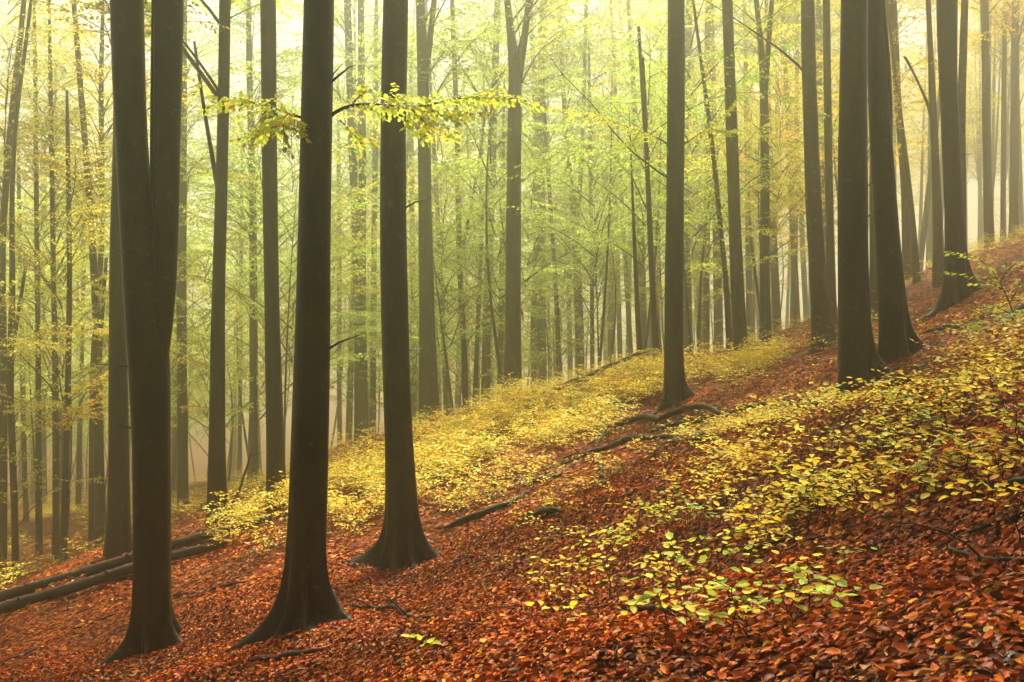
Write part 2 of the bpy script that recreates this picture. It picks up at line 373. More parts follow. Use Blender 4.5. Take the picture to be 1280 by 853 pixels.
LOW = [(h, crown_low(h, z0, sp, nl, .095)) for h, z0, sp, nl in [(8.5, 2.4, 4.2, 22), (7.0, 1.8, 3.8, 19), (10, 3.0, 4.5, 26), (9.0, 3.2, 3.9, 21), (6.0, 1.4, 3.3, 17), (11, 3.6, 4.6, 27)]]
TALL = [(h, crown_tall(h, sp, nl, .115)) for h, sp, nl in [(9, 4.4, 18), (10, 3.9, 20), (8, 4.7, 17), (9.5, 4.2, 18)]]

# ------------------------------------------------------------------ trees
def trunk_mesh(path, sides, roots=(), flare=.32, fh=.45, knots=0, gnarl=.02, mat=None):
    """path: (n,4) x,y,z,r from the ground up; roots: (angle, reach, height, sharpness) ridges that run out over the ground"""
    b = path[0]; r0 = b[3]
    zs = path[:, 2]; near = roots and len(roots) > 0
    lev = np.concatenate([np.linspace(zs[0] - (1.1 if near else .35), zs[0] + .9, 44 if near else 8), np.arange(zs[0] + 1.0, zs[-1], .14 if near else .55), [zs[-1]]])
    cx = np.interp(lev, zs, path[:, 0]); cyy = np.interp(lev, zs, path[:, 1]); rr = np.interp(lev, zs, path[:, 3])
    th = np.arange(sides) / sides * 2 * math.pi
    g0 = ground_z(b[0] + np.cos(th) * r0 * 1.6, b[1] + np.sin(th) * r0 * 1.6)
    h = np.maximum(lev[:, None] - g0[None], -.06)
    k = 1 + flare * np.exp(-np.maximum(h, 0) / fh)
    for a, reach, hk, sh in roots:
        c = np.cos(th - a)[None]; lob = np.where(c > 0, np.abs(c) ** sh, 0)
        lob2 = np.where(c > 0, np.abs(c) ** (sh * .42), 0)
        k = k + lob * reach * np.exp(-np.maximum(h, -.05) / hk) + lob2 * (.08 + .13 * reach) * np.exp(-np.maximum(h, 0) / .42)
        k = k - .16 * np.exp(-h / .5) * np.clip((np.cos(th - a - .45)[None] - .9) * 10, 0, 1) 
    pa, pb = rng.uniform(0, 6.28, 2)
    k = k * (1 + gnarl * np.sin(2 * th[None] + pa + .35 * lev[:, None]) + gnarl * .8 * np.sin(3 * th[None] + pb - .6 * lev[:, None]) + gnarl * .6 * np.sin(1.9 * lev[:, None] + pa))
    for _ in range(knots):
        kz, kt = rng.uniform(zs[0] + 1, zs[0] + 9), rng.uniform(0, 6.28); dt = np.angle(np.exp(1j * (th - kt)))[None]
        k = k + rng.uniform(.03, .11) * np.exp(-(dt / .28) ** 2 - ((lev[:, None] - kz) / .09) ** 2)
    rad = rr[:, None] * k
    V = np.stack([cx[:, None] + rad * np.cos(th), cyy[:, None] + rad * np.sin(th), np.broadcast_to(lev[:, None], rad.shape)], -1).reshape(-1, 3)
    n = len(lev); top = n * sides
    V = np.vstack([V, [cx[-1], cyy[-1], lev[-1] + .02]]); j = np.arange(sides)
    T = np.stack([np.full(sides, top), (n - 1) * sides + j, (n - 1) * sides + (j + 1) % sides], 1)
    return new_mesh('trunk', V, [grid_quads(n, sides), T], mat or M_bark)
COLS = {'g': (.44, .58, .09), 'yg': (.58, .64, .10), 'y': (.74, .64, .09), 'o': (.76, .46, .07), 'dg': (.22, .30, .06)}
def px_path(pts, d, H=None, lean=0.0, base=None):
    P = np.array([[*W(x, y, d), .5 * w / F * d] for x, y, w in pts]); 
    if base is not None: P[0, :3] = base
    P[:, 1] += lean * (P[:, 2] - P[0, 2])
    if H:
        k = P[-1, :3] - P[max(0, len(P) - 3), :3]; k = k / max(k[2], .5); z1 = P[0, 2] + H
        k[:2] = np.clip(k[:2], -.12, .12)
        if z1 > P[-1, 2] + .5:
            m = (z1 - P[-1, 2]); r = P[-1, 3]
            for t, f in ((.35, .8), (.7, .5), (1, .12)): P = np.vstack([P, [*(P[-1, :3] * 0 + P[len(pts) - 1, :3] + k * m * t), r * f]])
        else:
            for t, f in ((1.2, .6), (2.4, .15)): P = np.vstack([P, [*(P[len(pts) - 1, :3] + k * t), P[len(pts) - 1, 3] * f]])
    return P
def smooth_path(P, step=.25):
    z = np.arange(P[0, 2], P[-1, 2], step); Q = np.stack([np.interp(z, P[:, 2], P[:, k]) for k in (0, 1)] + [z, np.interp(z, P[:, 2], P[:, 3])], 1)
    for _ in range(14):
        Q[1:-1, (0, 1, 3)] = .25 * Q[:-2, (0, 1, 3)] + .5 * Q[1:-1, (0, 1, 3)] + .25 * Q[2:, (0, 1, 3)]
    return Q
occupied = []
def add_crown(t, path, hb, kind, col, scale=1.0):
    """a crown and its limbs set on the trunk at height hb above its base"""
    z = path[0, 2] + hb; p = np.array([np.interp(z, path[:, 2], path[:, k]) for k in (0, 1)] + [z])
    H, (lm, cm) = kind; rz = rng.uniform(0, 6.28)
    tilt = path[-1, :3] - p; tilt = tilt / max(tilt[2], .5)
    for nm, me in (('limb', lm), ('crown', cm)):
        o = link(nm, me, t, Vector(p) - t.location); o.rotation_euler = (-tilt[1] * .7, tilt[0] * .7, rz); o.scale = (scale,) * 3
        if nm == 'crown': c = np.array(COLS[col]) * rng.uniform(.85, 1.15) * rng.uniform(.93, 1.07, 3); o.color = (*c, 1)
def make_tree(name, label, pts, d, H, kind, col, hb=None, forks=(), roots=(), near=False, group=None, lean=0.0, low=None, scale=1.0, snag=False, sides=None, knots=0, flare=.22, gnarl=.03):
    x0, y0, w0 = pts[0]
    if d is None: base = on_ground(x0, y0); d = base[1]
    else: base = W(x0, y0, d); base[2] = gz(base[0], base[1])
    P = px_path(pts, d, None if snag else H, lean, base); P = P[np.concatenate([[True], np.diff(P[:, 2]) > .01])]
    path = smooth_path(P); occupied.append((base[0], base[1]))
    t = bpy.data.objects.new(name, None); C.objects.link(t); t.location = base; t.empty_display_size = .3
    tag(t, label, 'tree', group)
    me = trunk_mesh(path, sides or (110 if near else 14), roots, .02 if near else flare, .3 if near else .25, knots, gnarl, M_bark if d < 21.5 else M_bark_hazed)  # trunks further off get the bark colour paled for haze
    me.transform(__import__('mathutils').Matrix.Translation(-Vector(base))); link('trunk', me, t)
    for f in forks:
        fp = px_path(f, d, H * .9 if f[-1][1] <= 5 else None, lean); fp = fp[np.concatenate([[True], np.diff(fp[:, 2]) > .01])]
        fp = smooth_path(fp, .2 if near else .35); b = Buf(); tube(b, fp[:, :3] - base, fp[:, 3], 40 if near else 10); link('stem', b.mesh('stem', M_bark if d < 21.5 else M_bark_hazed), t)
    if kind is not None and not snag:
        pool = TALL if kind == 't' else LOW
        kd = pool[rng.integers(len(pool))]
        if kind == 't': add_crown(t, path, hb or max(H - kd[0] * scale, 6), kd, col, scale)
        else: add_crown(t, path, hb or 0.0, kd, col, scale * min(1.25, H / kd[0]))
    if low: kd = LOW[rng.integers(len(LOW))]; add_crown(t, path, low, kd, col, .8)
    return t, path, d

rt = lambda *a: [(R(x), r * 1.15, h, s * 3.2) for x, r, h, s in a]
T_B = None
near_specs = [
 ('double-stemmed dark beech, its twin stems joined below a swollen collar, beside fallen logs', [(191, 812, 46), (191, 700, 46), (190, 600, 45), (189, 510, 44), (188, 470, 54), (186, 430, 60), (182, 380, 52), (175, 330, 42), (165, 215, 36), (160, 100, 40), (159, 0, 39)], None, 23, 'yg',
   dict(forks=[[(196, 455, 26), (203, 400, 34), (206, 340, 31), (208, 262, 30), (209, 150, 33), (210, 60, 36), (211, 0, 37)], [(198, 482, 14), (204, 462, 22), (205, 440, 24), (203, 415, 16)], [(193, 350, 12), (191, 240, 8), (192, 120, 8), (194, 0, 9)]], roots=rt((-140, 1.5, .16, 14), (-25, 1.25, .13, 10), (-85, .5, .2, 10), (60, .9, .2, 10), (150, .7, .2, 12)), gnarl=.028)),
 ('stout dark beech with spreading buttress roots and a leafy side bough', [(380, 785, 52), (384, 690, 48), (385, 600, 46), (388, 500, 45), (391, 427, 44), (393, 250, 41), (397, 120, 39), (399, 0, 38)], None, 24, 'yg',
   dict(roots=rt((-158, 1.6, .2, 12), (-22, 1.6, .17, 14), (-78, 1.0, .17, 16), (-118, 1.1, .2, 14), (40, 1.0, .2, 12), (110, 1.0, .2, 10)), knots=5)),
 ('straight dark beech on claw-like roots below the yellow sapling drift', [(507, 700, 46), (503, 640, 40), (498, 560, 34), (494, 430, 33), (491, 260, 32), (492, 130, 31), (495, 0, 30)], None, 23, 'y',
   dict(roots=rt((-163, 2.2, .14, 14), (-20, 1.0, .16, 10), (-70, .8, .2, 18), (-105, .9, .18, 18), (-135, .8, .2, 14), (70, .8, .2, 10)), knots=4)),
 ('upright beech among yellow saplings with thin leafy side twigs above', [(843, 506, 28), (842, 470, 25), (842, 427, 24), (844, 215, 22), (845, 100, 21), (845, 0, 21)], None, 23, 'yg',
   dict(roots=rt((-150, 1.2, .16, 10), (-10, 1.3, .1, 8), (-80, .4, .2, 10)), knots=5)),
 ('thick straight ringed beech whose dark column rises from the leafy slope', [(1070, 484, 44), (1068, 440, 40), (1067, 400, 38), (1066, 215, 36), (1067, 100, 35), (1068, 0, 33)], None, 24, 'y',
   dict(roots=rt((-155, .8, .16, 8), (-20, 1.1, .16, 8), (-85, .5, .16, 10), (90, .8, .2, 8)), knots=9)),
 ('leaning beech that forks into two stems high behind the ringed beech', [(1119, 446, 38), (1119, 420, 34), (1114, 350, 30), (1108, 280, 28), (1102, 190, 28), (1096, 100, 22), (1093, 0, 20)], None, 23, 'y',
   dict(forks=[[(1106, 215, 18), (1108, 170, 17), (1108, 100, 15), (1103, 50, 15), (1099, 0, 15)]], roots=rt((-160, .9, .16, 10), (-15, 1.0, .16, 10), (-80, .6, .2, 12), (80, .6, .2, 10)), knots=3)),
 ('grey-brown beech with wide ribbed buttresses high on the bank, near a green sapling', [(1194, 380, 32), (1196, 350, 27), (1195, 305, 24), (1190, 220, 20), (1186, 130, 20), (1183, 60, 23), (1184, 0, 25)], None, 22, 'y',
   dict(roots=rt((-158, 1.25, .26, 8), (-25, 1.1, .26, 8), (-70, .7, .3, 16), (-110, .8, .3, 16), (60, .7, .2, 10)), knots=4)),
 ('slightly bowed beech on the red slope with a bare bough reaching over', [(1029, 434, 27), (1027, 400, 23), (1022, 340, 20), (1017, 270, 19), (1013, 150, 18), (1010, 60, 17), (1010, 0, 17)], None, 22, 'yg',
   dict(roots=rt((-155, .8, .14, 10), (-20, .8, .14, 10), (-85, .4, .2, 12)), knots=5)),
]
def surface_root(t, path, ang, L, r0):
    b0 = path[0]; n = 14; u = np.linspace(0, 1, n); a = ang + np.cumsum(rng.normal(0, .09, n)); st = (L / n)
    x = b0[0] + math.cos(ang) * b0[3] * .45 + np.cumsum(np.cos(a)) * st; y = b0[1] + math.sin(ang) * b0[3] * .45 + np.cumsum(np.sin(a)) * st
    r = r0 * (1 - u) ** .7 + .01; z = ground_z(x, y) - r * .35 - .06 * u ** 2
    z[:4] += r0 * np.array([1.3, .7, .25, .05])
    b = Buf(); tube(b, np.stack([x, y, z], 1) - np.array(t.location), r, 10, .05); link('root', b.mesh('root', M_twig), t)
near_trees = []
for label, pts, d, H, col, kw in near_specs:
    nt_ = make_tree('beech_tree', label, pts, d, H, 't', col, hb=11.0, near=True, scale=.85 if pts[0][0] > 700 else 1.2, **kw)
    near_trees.append(nt_)
    for _ in range(3):      # dead twig stubs
        z_ = nt_[1][0, 2] + rng.uniform(1.2, 6.5); q_ = np.array([np.interp(z_, nt_[1][:, 2], nt_[1][:, k]) for k in (0, 1, 3)]); az_ = rng.choice([0, math.pi]) + rng.normal(0, .7)
        p_ = branch_path(np.array([q_[0] + math.cos(az_) * q_[2] * .8, q_[1] + math.sin(az_) * q_[2] * .8, z_]), az_, R(rng.uniform(5, 50)), rng.uniform(.12, .5), 6, .3, .2) - np.array(nt_[0].location)
        b_ = Buf(); tube(b_, p_, np.linspace(rng.uniform(.008, .016), .003, 6), 6); link('twig_stub', b_.mesh('twig_stub', M_bark), nt_[0])
    for a_, reach, hk, sh in kw['roots']:
        if .75 < reach < 1.9 and nt_[2] < 18: surface_root(nt_[0], nt_[1], a_, .25 + .38 * reach * rng.uniform(.7, 1.1), nt_[1][0, 3] * rng.uniform(.34, .5))

mid_specs = [  # label, points bottom to top, depth (None: where its foot meets the ground), height, crown kind, colour, options
 ('tall straight beech with a broken knob, standing beyond the fallen logs', [(272, 660, 27), (271, 600, 22), (272, 500, 19), (272, 400, 17), (277, 220, 15), (280, 100, 15), (281, 0, 14)], 20, 22, 't', 'yg', dict(forks=[[(275, 250, 7), (271, 228, 6), (262, 180, 5), (250, 110, 4), (242, 45, 3)]])),
 ('smooth pale beech trunk hidden half behind the double-stemmed beech', [(148, 695, 30), (149, 600, 26), (147, 430, 22), (146, 330, 20), (150, 200, 18), (152, 0, 16)], 20, 22, 't', 'y', {}),
 ('slim column of beech at the end of the fallen logs', [(346, 652, 28), (345, 600, 23), (341, 430, 19), (337, 215, 19), (336, 100, 20), (335, 0, 20)], 18.5, 22, 't', 'yg', {}),
 ('beech rising behind the thick double stem, ochre leaves across its foot', [(229, 662, 15), (228, 550, 13), (227, 430, 12), (227, 300, 12), (228, 150, 11), (229, 0, 10)], 27, 21, 't', 'yg', {}),
 ('two-stemmed beech splitting low down into parallel grey stems', [(452, 590, 19), (451, 480, 17), (450, 400, 15), (446, 340, 10), (443, 250, 10), (438, 130, 9), (434, 0, 9)], 29, 21, 't', 'yg', dict(forks=[[(453, 400, 10), (453, 330, 9), (453, 200, 10), (452, 100, 9), (451, 0, 8)]])),
 ('grey trunk that divides in a narrow V above the sapling drift', [(537, 520, 27), (534, 430, 21), (532, 300, 18), (530, 150, 16), (528, 70, 14), (525, 0, 11)], 30, 22, 't', 'g', dict(forks=[[(531, 110, 9), (536, 60, 8), (543, 0, 7)]])),
 ('thin crooked understorey tree with a second spindly stem', [(583, 510, 9), (580, 430, 8), (574, 320, 7), (571, 150, 6), (565, 0, 6)], 27, 13, 'l', 'yg', dict(forks=[[(576, 330, 5), (586, 270, 4), (600, 200, 3.5), (610, 110, 3)]])),
 ('lightly leaning slender beech trunk next to a Y-shaped beech', [(606, 505, 13), (608, 430, 11), (612, 300, 10), (617, 150, 9), (622, 0, 8)], 30, 20, 't', 'yg', {}),
 ('straight Y-shaped beech with two ascending tops', [(640, 498, 24), (641, 430, 20), (642, 300, 19), (643, 150, 18), (645, 90, 18), (638, 40, 9), (634, 0, 8)], 29, 22, 't', 'yg', dict(forks=[[(647, 105, 11), (655, 60, 9), (661, 0, 8)]])),
 ('paired stem of a beech clump in green mist, thicker one', [(678, 486, 14), (677, 400, 11), (676, 250, 11), (677, 100, 10), (679, 0, 9)], 36, 21, 't', 'g', {}),
 ('paired stem of a beech clump in green mist, thinner one', [(667, 486, 9), (668, 400, 8), (671, 250, 7), (668, 100, 6), (662, 0, 6)], 37, 18, 't', 'g', {}),
 ('spindly pole leaning away from the misty beech clump', [(699, 478, 7), (697, 400, 6), (691, 300, 5), (685, 215, 4.5), (680, 120, 4)], 31, 12, 'l', 'yg', {}),
 ('beech with a wide wineglass fork in bright mist', [(727, 474, 13), (724, 400, 11), (720, 300, 10), (718, 262, 10), (712, 220, 6), (706, 150, 5), (700, 40, 5)], 34, 19, 't', 'yg', dict(forks=[[(720, 275, 7), (726, 230, 6), (729, 150, 5), (733, 0, 5)]])),
 ('needle-thin pole beech beside the wineglass fork', [(741, 470, 6), (740, 350, 5), (738, 200, 5), (736, 60, 4)], 33, 14, 'l', 'g', {}),
 ('small bent understorey tree propped by a leaning dead branch', [(801, 470, 8), (797, 400, 6), (793, 300, 5), (791, 250, 3)], 26, 7, 'l', 'g', {}),
 ('thin dead snag with a snapped bare top', [(823, 462, 9), (818, 420, 8), (813, 300, 7), (808, 180, 6), (802, 100, 5), (798, 28, 4)], 25, 9, None, 'yg', dict(snag=True, forks=[[(808, 160, 4), (806, 110, 3.5), (804, 70, 2.5)]])),
 ('hazy beech glimpsed close behind the upright sapling-drift beech', [(861, 445, 15), (858, 380, 13), (856, 280, 12), (856, 120, 11), (862, 0, 9)], 32, 21, 't', 'y', {}),
 ('slender beech with green tufts at its foot', [(883, 442, 9), (883, 350, 8), (884, 215, 8), (884, 100, 8), (885, 0, 7)], 34, 19, 'l', 'g', {}),
 ('middling hazy trunk between two slender beeches', [(899, 440, 12), (897, 350, 11), (894, 215, 9), (890, 100, 9), (888, 0, 8)], 36, 20, 't', 'yg', {}),
 ('thin sinuous stem that curves across its straight neighbour', [(912, 440, 8), (908, 350, 7), (901, 290, 6), (893, 200, 6), (881, 110, 5), (870, 30, 4)], 27, 13, 'l', 'yg', {}),
 ('beech with a gentle lean and dark burr near the crest of the slope', [(926, 442, 21), (924, 400, 18), (919, 300, 16), (914, 150, 15), (911, 60, 13), (909, 0, 13)], 25, 22, 't', 'yg', {}),
 ('pale forked trunk on the skyline of the slope', [(957, 431, 15), (956, 350, 12), (956, 215, 11), (955, 100, 10), (950, 40, 7), (945, 0, 6)], 31, 21, 't', 'y', dict(forks=[[(956, 120, 7), (961, 50, 6), (965, 0, 6)]])),
 ('thin straight beech tucked beside the bowed beech', [(1040, 403, 13), (1038, 330, 11), (1036, 215, 10), (1034, 100, 10), (1033, 0, 9)], 27, 21, 't', 'y', dict()),
 ('half-hidden trunk seen in the gap behind the leaning forked beech', [(1093, 393, 15), (1093, 330, 11), (1092, 250, 10), (1093, 100, 9)], 24, 20, 't', 'y', {}),
 ('grey trunk standing on yellow ground beyond the forked beech', [(1134, 346, 12), (1133, 280, 10), (1130, 215, 9), (1122, 130, 9), (1115, 0, 12)], 33, 20, 't', 'y', {}),
 ('thin leaning trunk crossing its grey neighbour on yellow ground', [(1146, 356, 9), (1142, 290, 8), (1134, 215, 7), (1126, 150, 6), (1120, 100, 5)], 31, 16, 't', 'y', {}),
 ('branchy beech with bare ascending limbs on the bank', [(1174, 358, 16), (1173, 300, 12), (1170, 215, 10), (1166, 130, 9), (1163, 60, 7), (1160, 0, 6)], 28, 21, 't', 'y', dict(forks=[[(1168, 150, 4), (1156, 110, 3.5), (1140, 85, 3), (1125, 60, 2)], [(1169, 165, 4), (1164, 130, 3), (1157, 100, 3), (1122, 62, 2)]])),
 ('second stem close behind the wide-buttressed beech', [(1203, 350, 12), (1202, 250, 11), (1201, 150, 10), (1204, 60, 9), (1206, 0, 8)], 24, 20, 't', 'y', {}),
 ('lone pale trunk on the high hazy bank', [(1237, 319, 13), (1235, 250, 11), (1233, 150, 10), (1232, 60, 9), (1230, 0, 10)], 36, 21, 't', 'y', {}),
 ('thin ghostly trunk on the skyline of the bank, thicker of two', [(1254, 300, 7), (1254, 230, 6), (1255, 100, 6), (1256, 0, 5)], 47, 20, 't', 'y', {}),
 ('thin ghostly trunk on the skyline of the bank, finer of two', [(1266, 299, 6), (1267, 230, 5), (1268, 100, 5), (1267, 0, 5)], 50, 20, 't', 'y', {}),
 ('slim dark pole tree with gold leaf layers, beside the fallen logs', [(79, 708, 10), (82, 600, 8), (85, 480, 7), (87, 350, 6.5), (86, 250, 6), (84, 130, 5)], 22, 12, 'l', 'y', {}),
 ('thin dark trunk with a bare lower stem behind the log ends', [(20, 727, 9), (17, 600, 8), (12, 480, 8), (14, 430, 8), (16, 350, 7), (14, 250, 6), (20, 140, 5), (36, 30, 5)], 22, 14, 'l', 'yg', dict(forks=[[(17, 430, 5), (23, 390, 4.5), (30, 340, 4), (37, 320, 3)]])),
 ('stubby-based trunk at the very end of the log pair', [(3, 722, 11), (4, 600, 10), (4, 450, 9), (2, 300, 8), (14, 150, 8), (24, 60, 7), (30, 0, 6)], 23, 19, 't', 'y', {}),
 ('straight slender beech among many poles beyond the logs', [(49, 706, 9), (48, 600, 8), (48, 450, 7), (46, 300, 6), (44, 100, 5)], 26, 18, 't', 'yg', {}),
 ('smooth brown pole in a close pair beyond the logs', [(70, 702, 9), (70, 600, 8), (69, 450, 7), (66, 300, 6), (64, 150, 6)], 25, 17, 't', 'yg', {}),
 ('dark trunk with thick ochre leaf sprays beyond the logs', [(127, 698, 15), (124, 600, 12), (122, 480, 11), (120, 380, 10), (112, 250, 8), (100, 100, 7), (92, 0, 6)], 25, 20, 't', 'y', dict(forks=[[(124, 450, 6), (129, 370, 5), (133, 320, 4)]])),
 ('narrow companion trunk to the ochre-sprayed beech', [(115, 690, 9), (115, 600, 8), (116, 450, 7), (128, 300, 7), (126, 100, 6)], 27, 18, 't', 'yg', {}),
 ('thin far pole with clear stem over russet ground', [(33, 672, 7), (30, 560, 6), (27, 430, 6), (24, 250, 5)], 34, 16, 't', 'yg', {}),
 ('thin distant pole on russet ground in a loose pair', [(98, 652, 7), (99, 550, 6), (103, 430, 5), (106, 250, 5)], 38, 17, 't', 'g', {}),
 ('faint distant pole, tallest of the loose group on russet ground', [(56, 622, 6), (55, 520, 5), (54, 400, 5), (56, 200, 5)], 46, 19, 't', 'g', {}),
 ('spare grey pole standing past the log tips', [(218, 652, 8), (219, 550, 7), (220, 430, 7), (222, 250, 6)], 36, 18, 't', 'g', {}),
 ('medium beech whose green tufts hang beside the slim column', [(318, 622, 12), (317, 520, 10), (317, 400, 10), (316, 250, 9), (312, 100, 8)], 30, 20, 't', 'g', {}),
 ('faint slim beech between the stout and the straight dark beeches', [(425, 572, 7), (424, 480, 6), (424, 350, 6), (423, 200, 5)], 40, 18, 't', 'g', {}),
 ('faint twin pole standing over yellow-green ground', [(299, 598, 6), (300, 500, 5), (301, 400, 5), (302, 250, 5)], 44, 18, 't', 'g', {}),
 ('slim mid-grey beech over the yellow drift, straight as a mast', [(466, 560, 9), (466, 480, 8), (467, 380, 8), (469, 200, 7), (470, 60, 6)], 34, 20, 't', 'g', {}),
 ('misty trunk in the gap beside the straight dark beech', [(517, 515, 9), (516, 430, 8), (515, 300, 7), (514, 150, 7)], 40, 19, 't', 'g', {}),
 ('short leafy understorey beech leaning over the sapling drift', [(592, 500, 7), (596, 430, 6), (600, 350, 5), (603, 280, 4)], 28, 8, 'l', 'g', {}),
 ('shaded narrow trunk with green layers above the drift edge', [(624, 500, 8), (626, 420, 7), (627, 330, 6), (629, 200, 5)], 33, 14, 'l', 'yg', {}),
]
mid_trees = []
for label, pts, d, H, kind, col, kw in mid_specs:
    hb = rng.uniform(7.5, 10) if kind == 't' else None
    if 400 < pts[0][0] < 900 and 26 < d and 'Y-shaped beech with' not in label and 'narrow V' not in label: d = d * 1.42; H = H * 1.28; hb = hb and hb + 4
    if pts[0][0] < 330 and d > 20.5: d = d * 1.24; H = H * 1.1
    kw = dict(kw); kw.setdefault('scale', .75 if pts[0][0] > 820 or pts[0][0] < 240 else 1.2 if d < 28 else 1.0)
    mid_trees.append(make_tree('beech_tree', label, pts, d, H, kind, col, hb=hb, **kw))

# trees further back in the mist, told apart only by where they stand
def free(x, y, dmin):
    return all((x - a) ** 2 + (y - b) ** 2 > dmin * dmin for a, b in occupied)
def mist_tree(x, y, kind, label, group, name):
    z = gz(x, y); H = rng.uniform(22, 28) if kind == 't' else rng.uniform(7, 12)
    r = rng.uniform(.11, .24) if kind == 't' else rng.uniform(.035, .07)
    n = 7; t = np.linspace(0, 1, n); lx, ly = rng.normal(0, .03, 2)
    bx, by = rng.normal(0, .15 if kind == 't' else .4, 2); lx, ly = (lx, ly) if kind == 't' else (lx * 2.2, ly * 2.2)
    P = np.stack([x + lx * t * H + bx * np.sin(3.1 * t), y + ly * t * H + by * np.sin(2.6 * t), z + t * H, r * (1 - .85 * t ** 1.3)], 1)
    path = smooth_path(P, .4); o = bpy.data.objects.new(name, None); C.objects.link(o); o.location = (x, y, z); o.empty_display_size = .3
    lab_o = o; me = trunk_mesh(path, 10, (), .35, .35, mat=M_bark_hazed)
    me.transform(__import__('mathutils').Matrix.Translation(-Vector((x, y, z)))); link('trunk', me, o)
    forked = kind == 't' and rng.random() < .3
    if forked:
        k0 = int(len(path) * rng.uniform(.2, .45)); q = path[k0]; az = rng.uniform(0, 6.28); m = 12; u = np.linspace(0, 1, m)
        o2 = np.stack([q[0] + np.cos(az) * 1.5 * u ** .7, q[1] + np.sin(az) * 1.5 * u ** .7, q[2] + u * (H * .9 - (q[2] - z))], 1) - np.array([x, y, z])
        b = Buf(); tube(b, o2, q[3] * .75 * (1 - .8 * u), 8); link('stem', b.mesh('stem', M_bark_hazed), o)
    col = rng.choice(['g', 'yg', 'y'], p=[.45, .38, .17]) if x < .25 * y else rng.choice(['yg', 'y', 'o'], p=[.35, .5, .15])
    tag(lab_o, ('forked ' if forked else '') + {'g': 'green-leaved ', 'yg': 'lime-leaved ', 'y': 'golden-leaved ', 'o': 'orange-leaved '}[str(col)] + label, 'tree', group)
    if kind == 't':
        kd = TALL[rng.integers(len(TALL))]; add_crown(o, path, rng.uniform(6, 15), kd, col, rng.uniform(.9, 1.2))
    else:
        kd = LOW[rng.integers(len(LOW))]; add_crown(o, path, 0, kd, col, H / kd[0])
    occupied.append((x, y))
cnt = 0
for _ in range(4000):
    if cnt >= 100: break
    y = rng.uniform(42, 88) if cnt < 80 else rng.uniform(88, 140); x = rng.uniform(-.6, .6) * y
    if not free(x, y, 3.4): continue
    mist_tree(x, y, 't', 'tall beech fading into the far mist', 'tall beeches far back in the mist', 'misty_beech'); cnt += 1
cnt = 0
for _ in range(4000):
    if cnt >= 22: break
    y = rng.uniform(48, 85); x = rng.uniform(-.12, .3) * y
    if not free(x, y, 2.6): continue
    mist_tree(x, y, 't', 'tall beech fading into the far mist', 'tall beeches far back in the mist', 'misty_beech'); cnt += 1
cnt = 0
for _ in range(4000):
    if cnt >= 45: break
    y = rng.uniform(44, 110); x = rng.uniform(.2, .62) * y
    if not free(x, y, 3.0): continue
    mist_tree(x, y, 't', 'beech beyond the crest of the bank, half lost in mist', 'beeches beyond the bank crest', 'misty_beech'); cnt += 1
cnt = 0
for _ in range(4000):
    if cnt >= 135: break
    y = 30 + 62 * rng.random() ** 1.1; x = rng.uniform(-.58, .34) * y
    if not free(x, y, 1.5): continue
    mist_tree(x, y, 'l', 'small understorey beech with layered sprays between misty trunks', 'small leafy beeches between the misty trunks', 'young_beech'); cnt += 1

# unseen beeches added around the viewpoint, their crowns shading the near air
for x, y in [(-9, 3), (-7, -4), (-2, -7), (4, -6), (9, -4), (-13, 9), (-15, -2), (-8, -13), (2, -14), (10, -11), (16, -3), (-17, 16), (-3.5, -2.5), (6.5, -3)]:
    mist_tree(x, y, 't', 'unseen beech added for its shade, standing beside or behind the viewpoint', 'unseen shading beeches around the viewpoint', 'beech_tree')

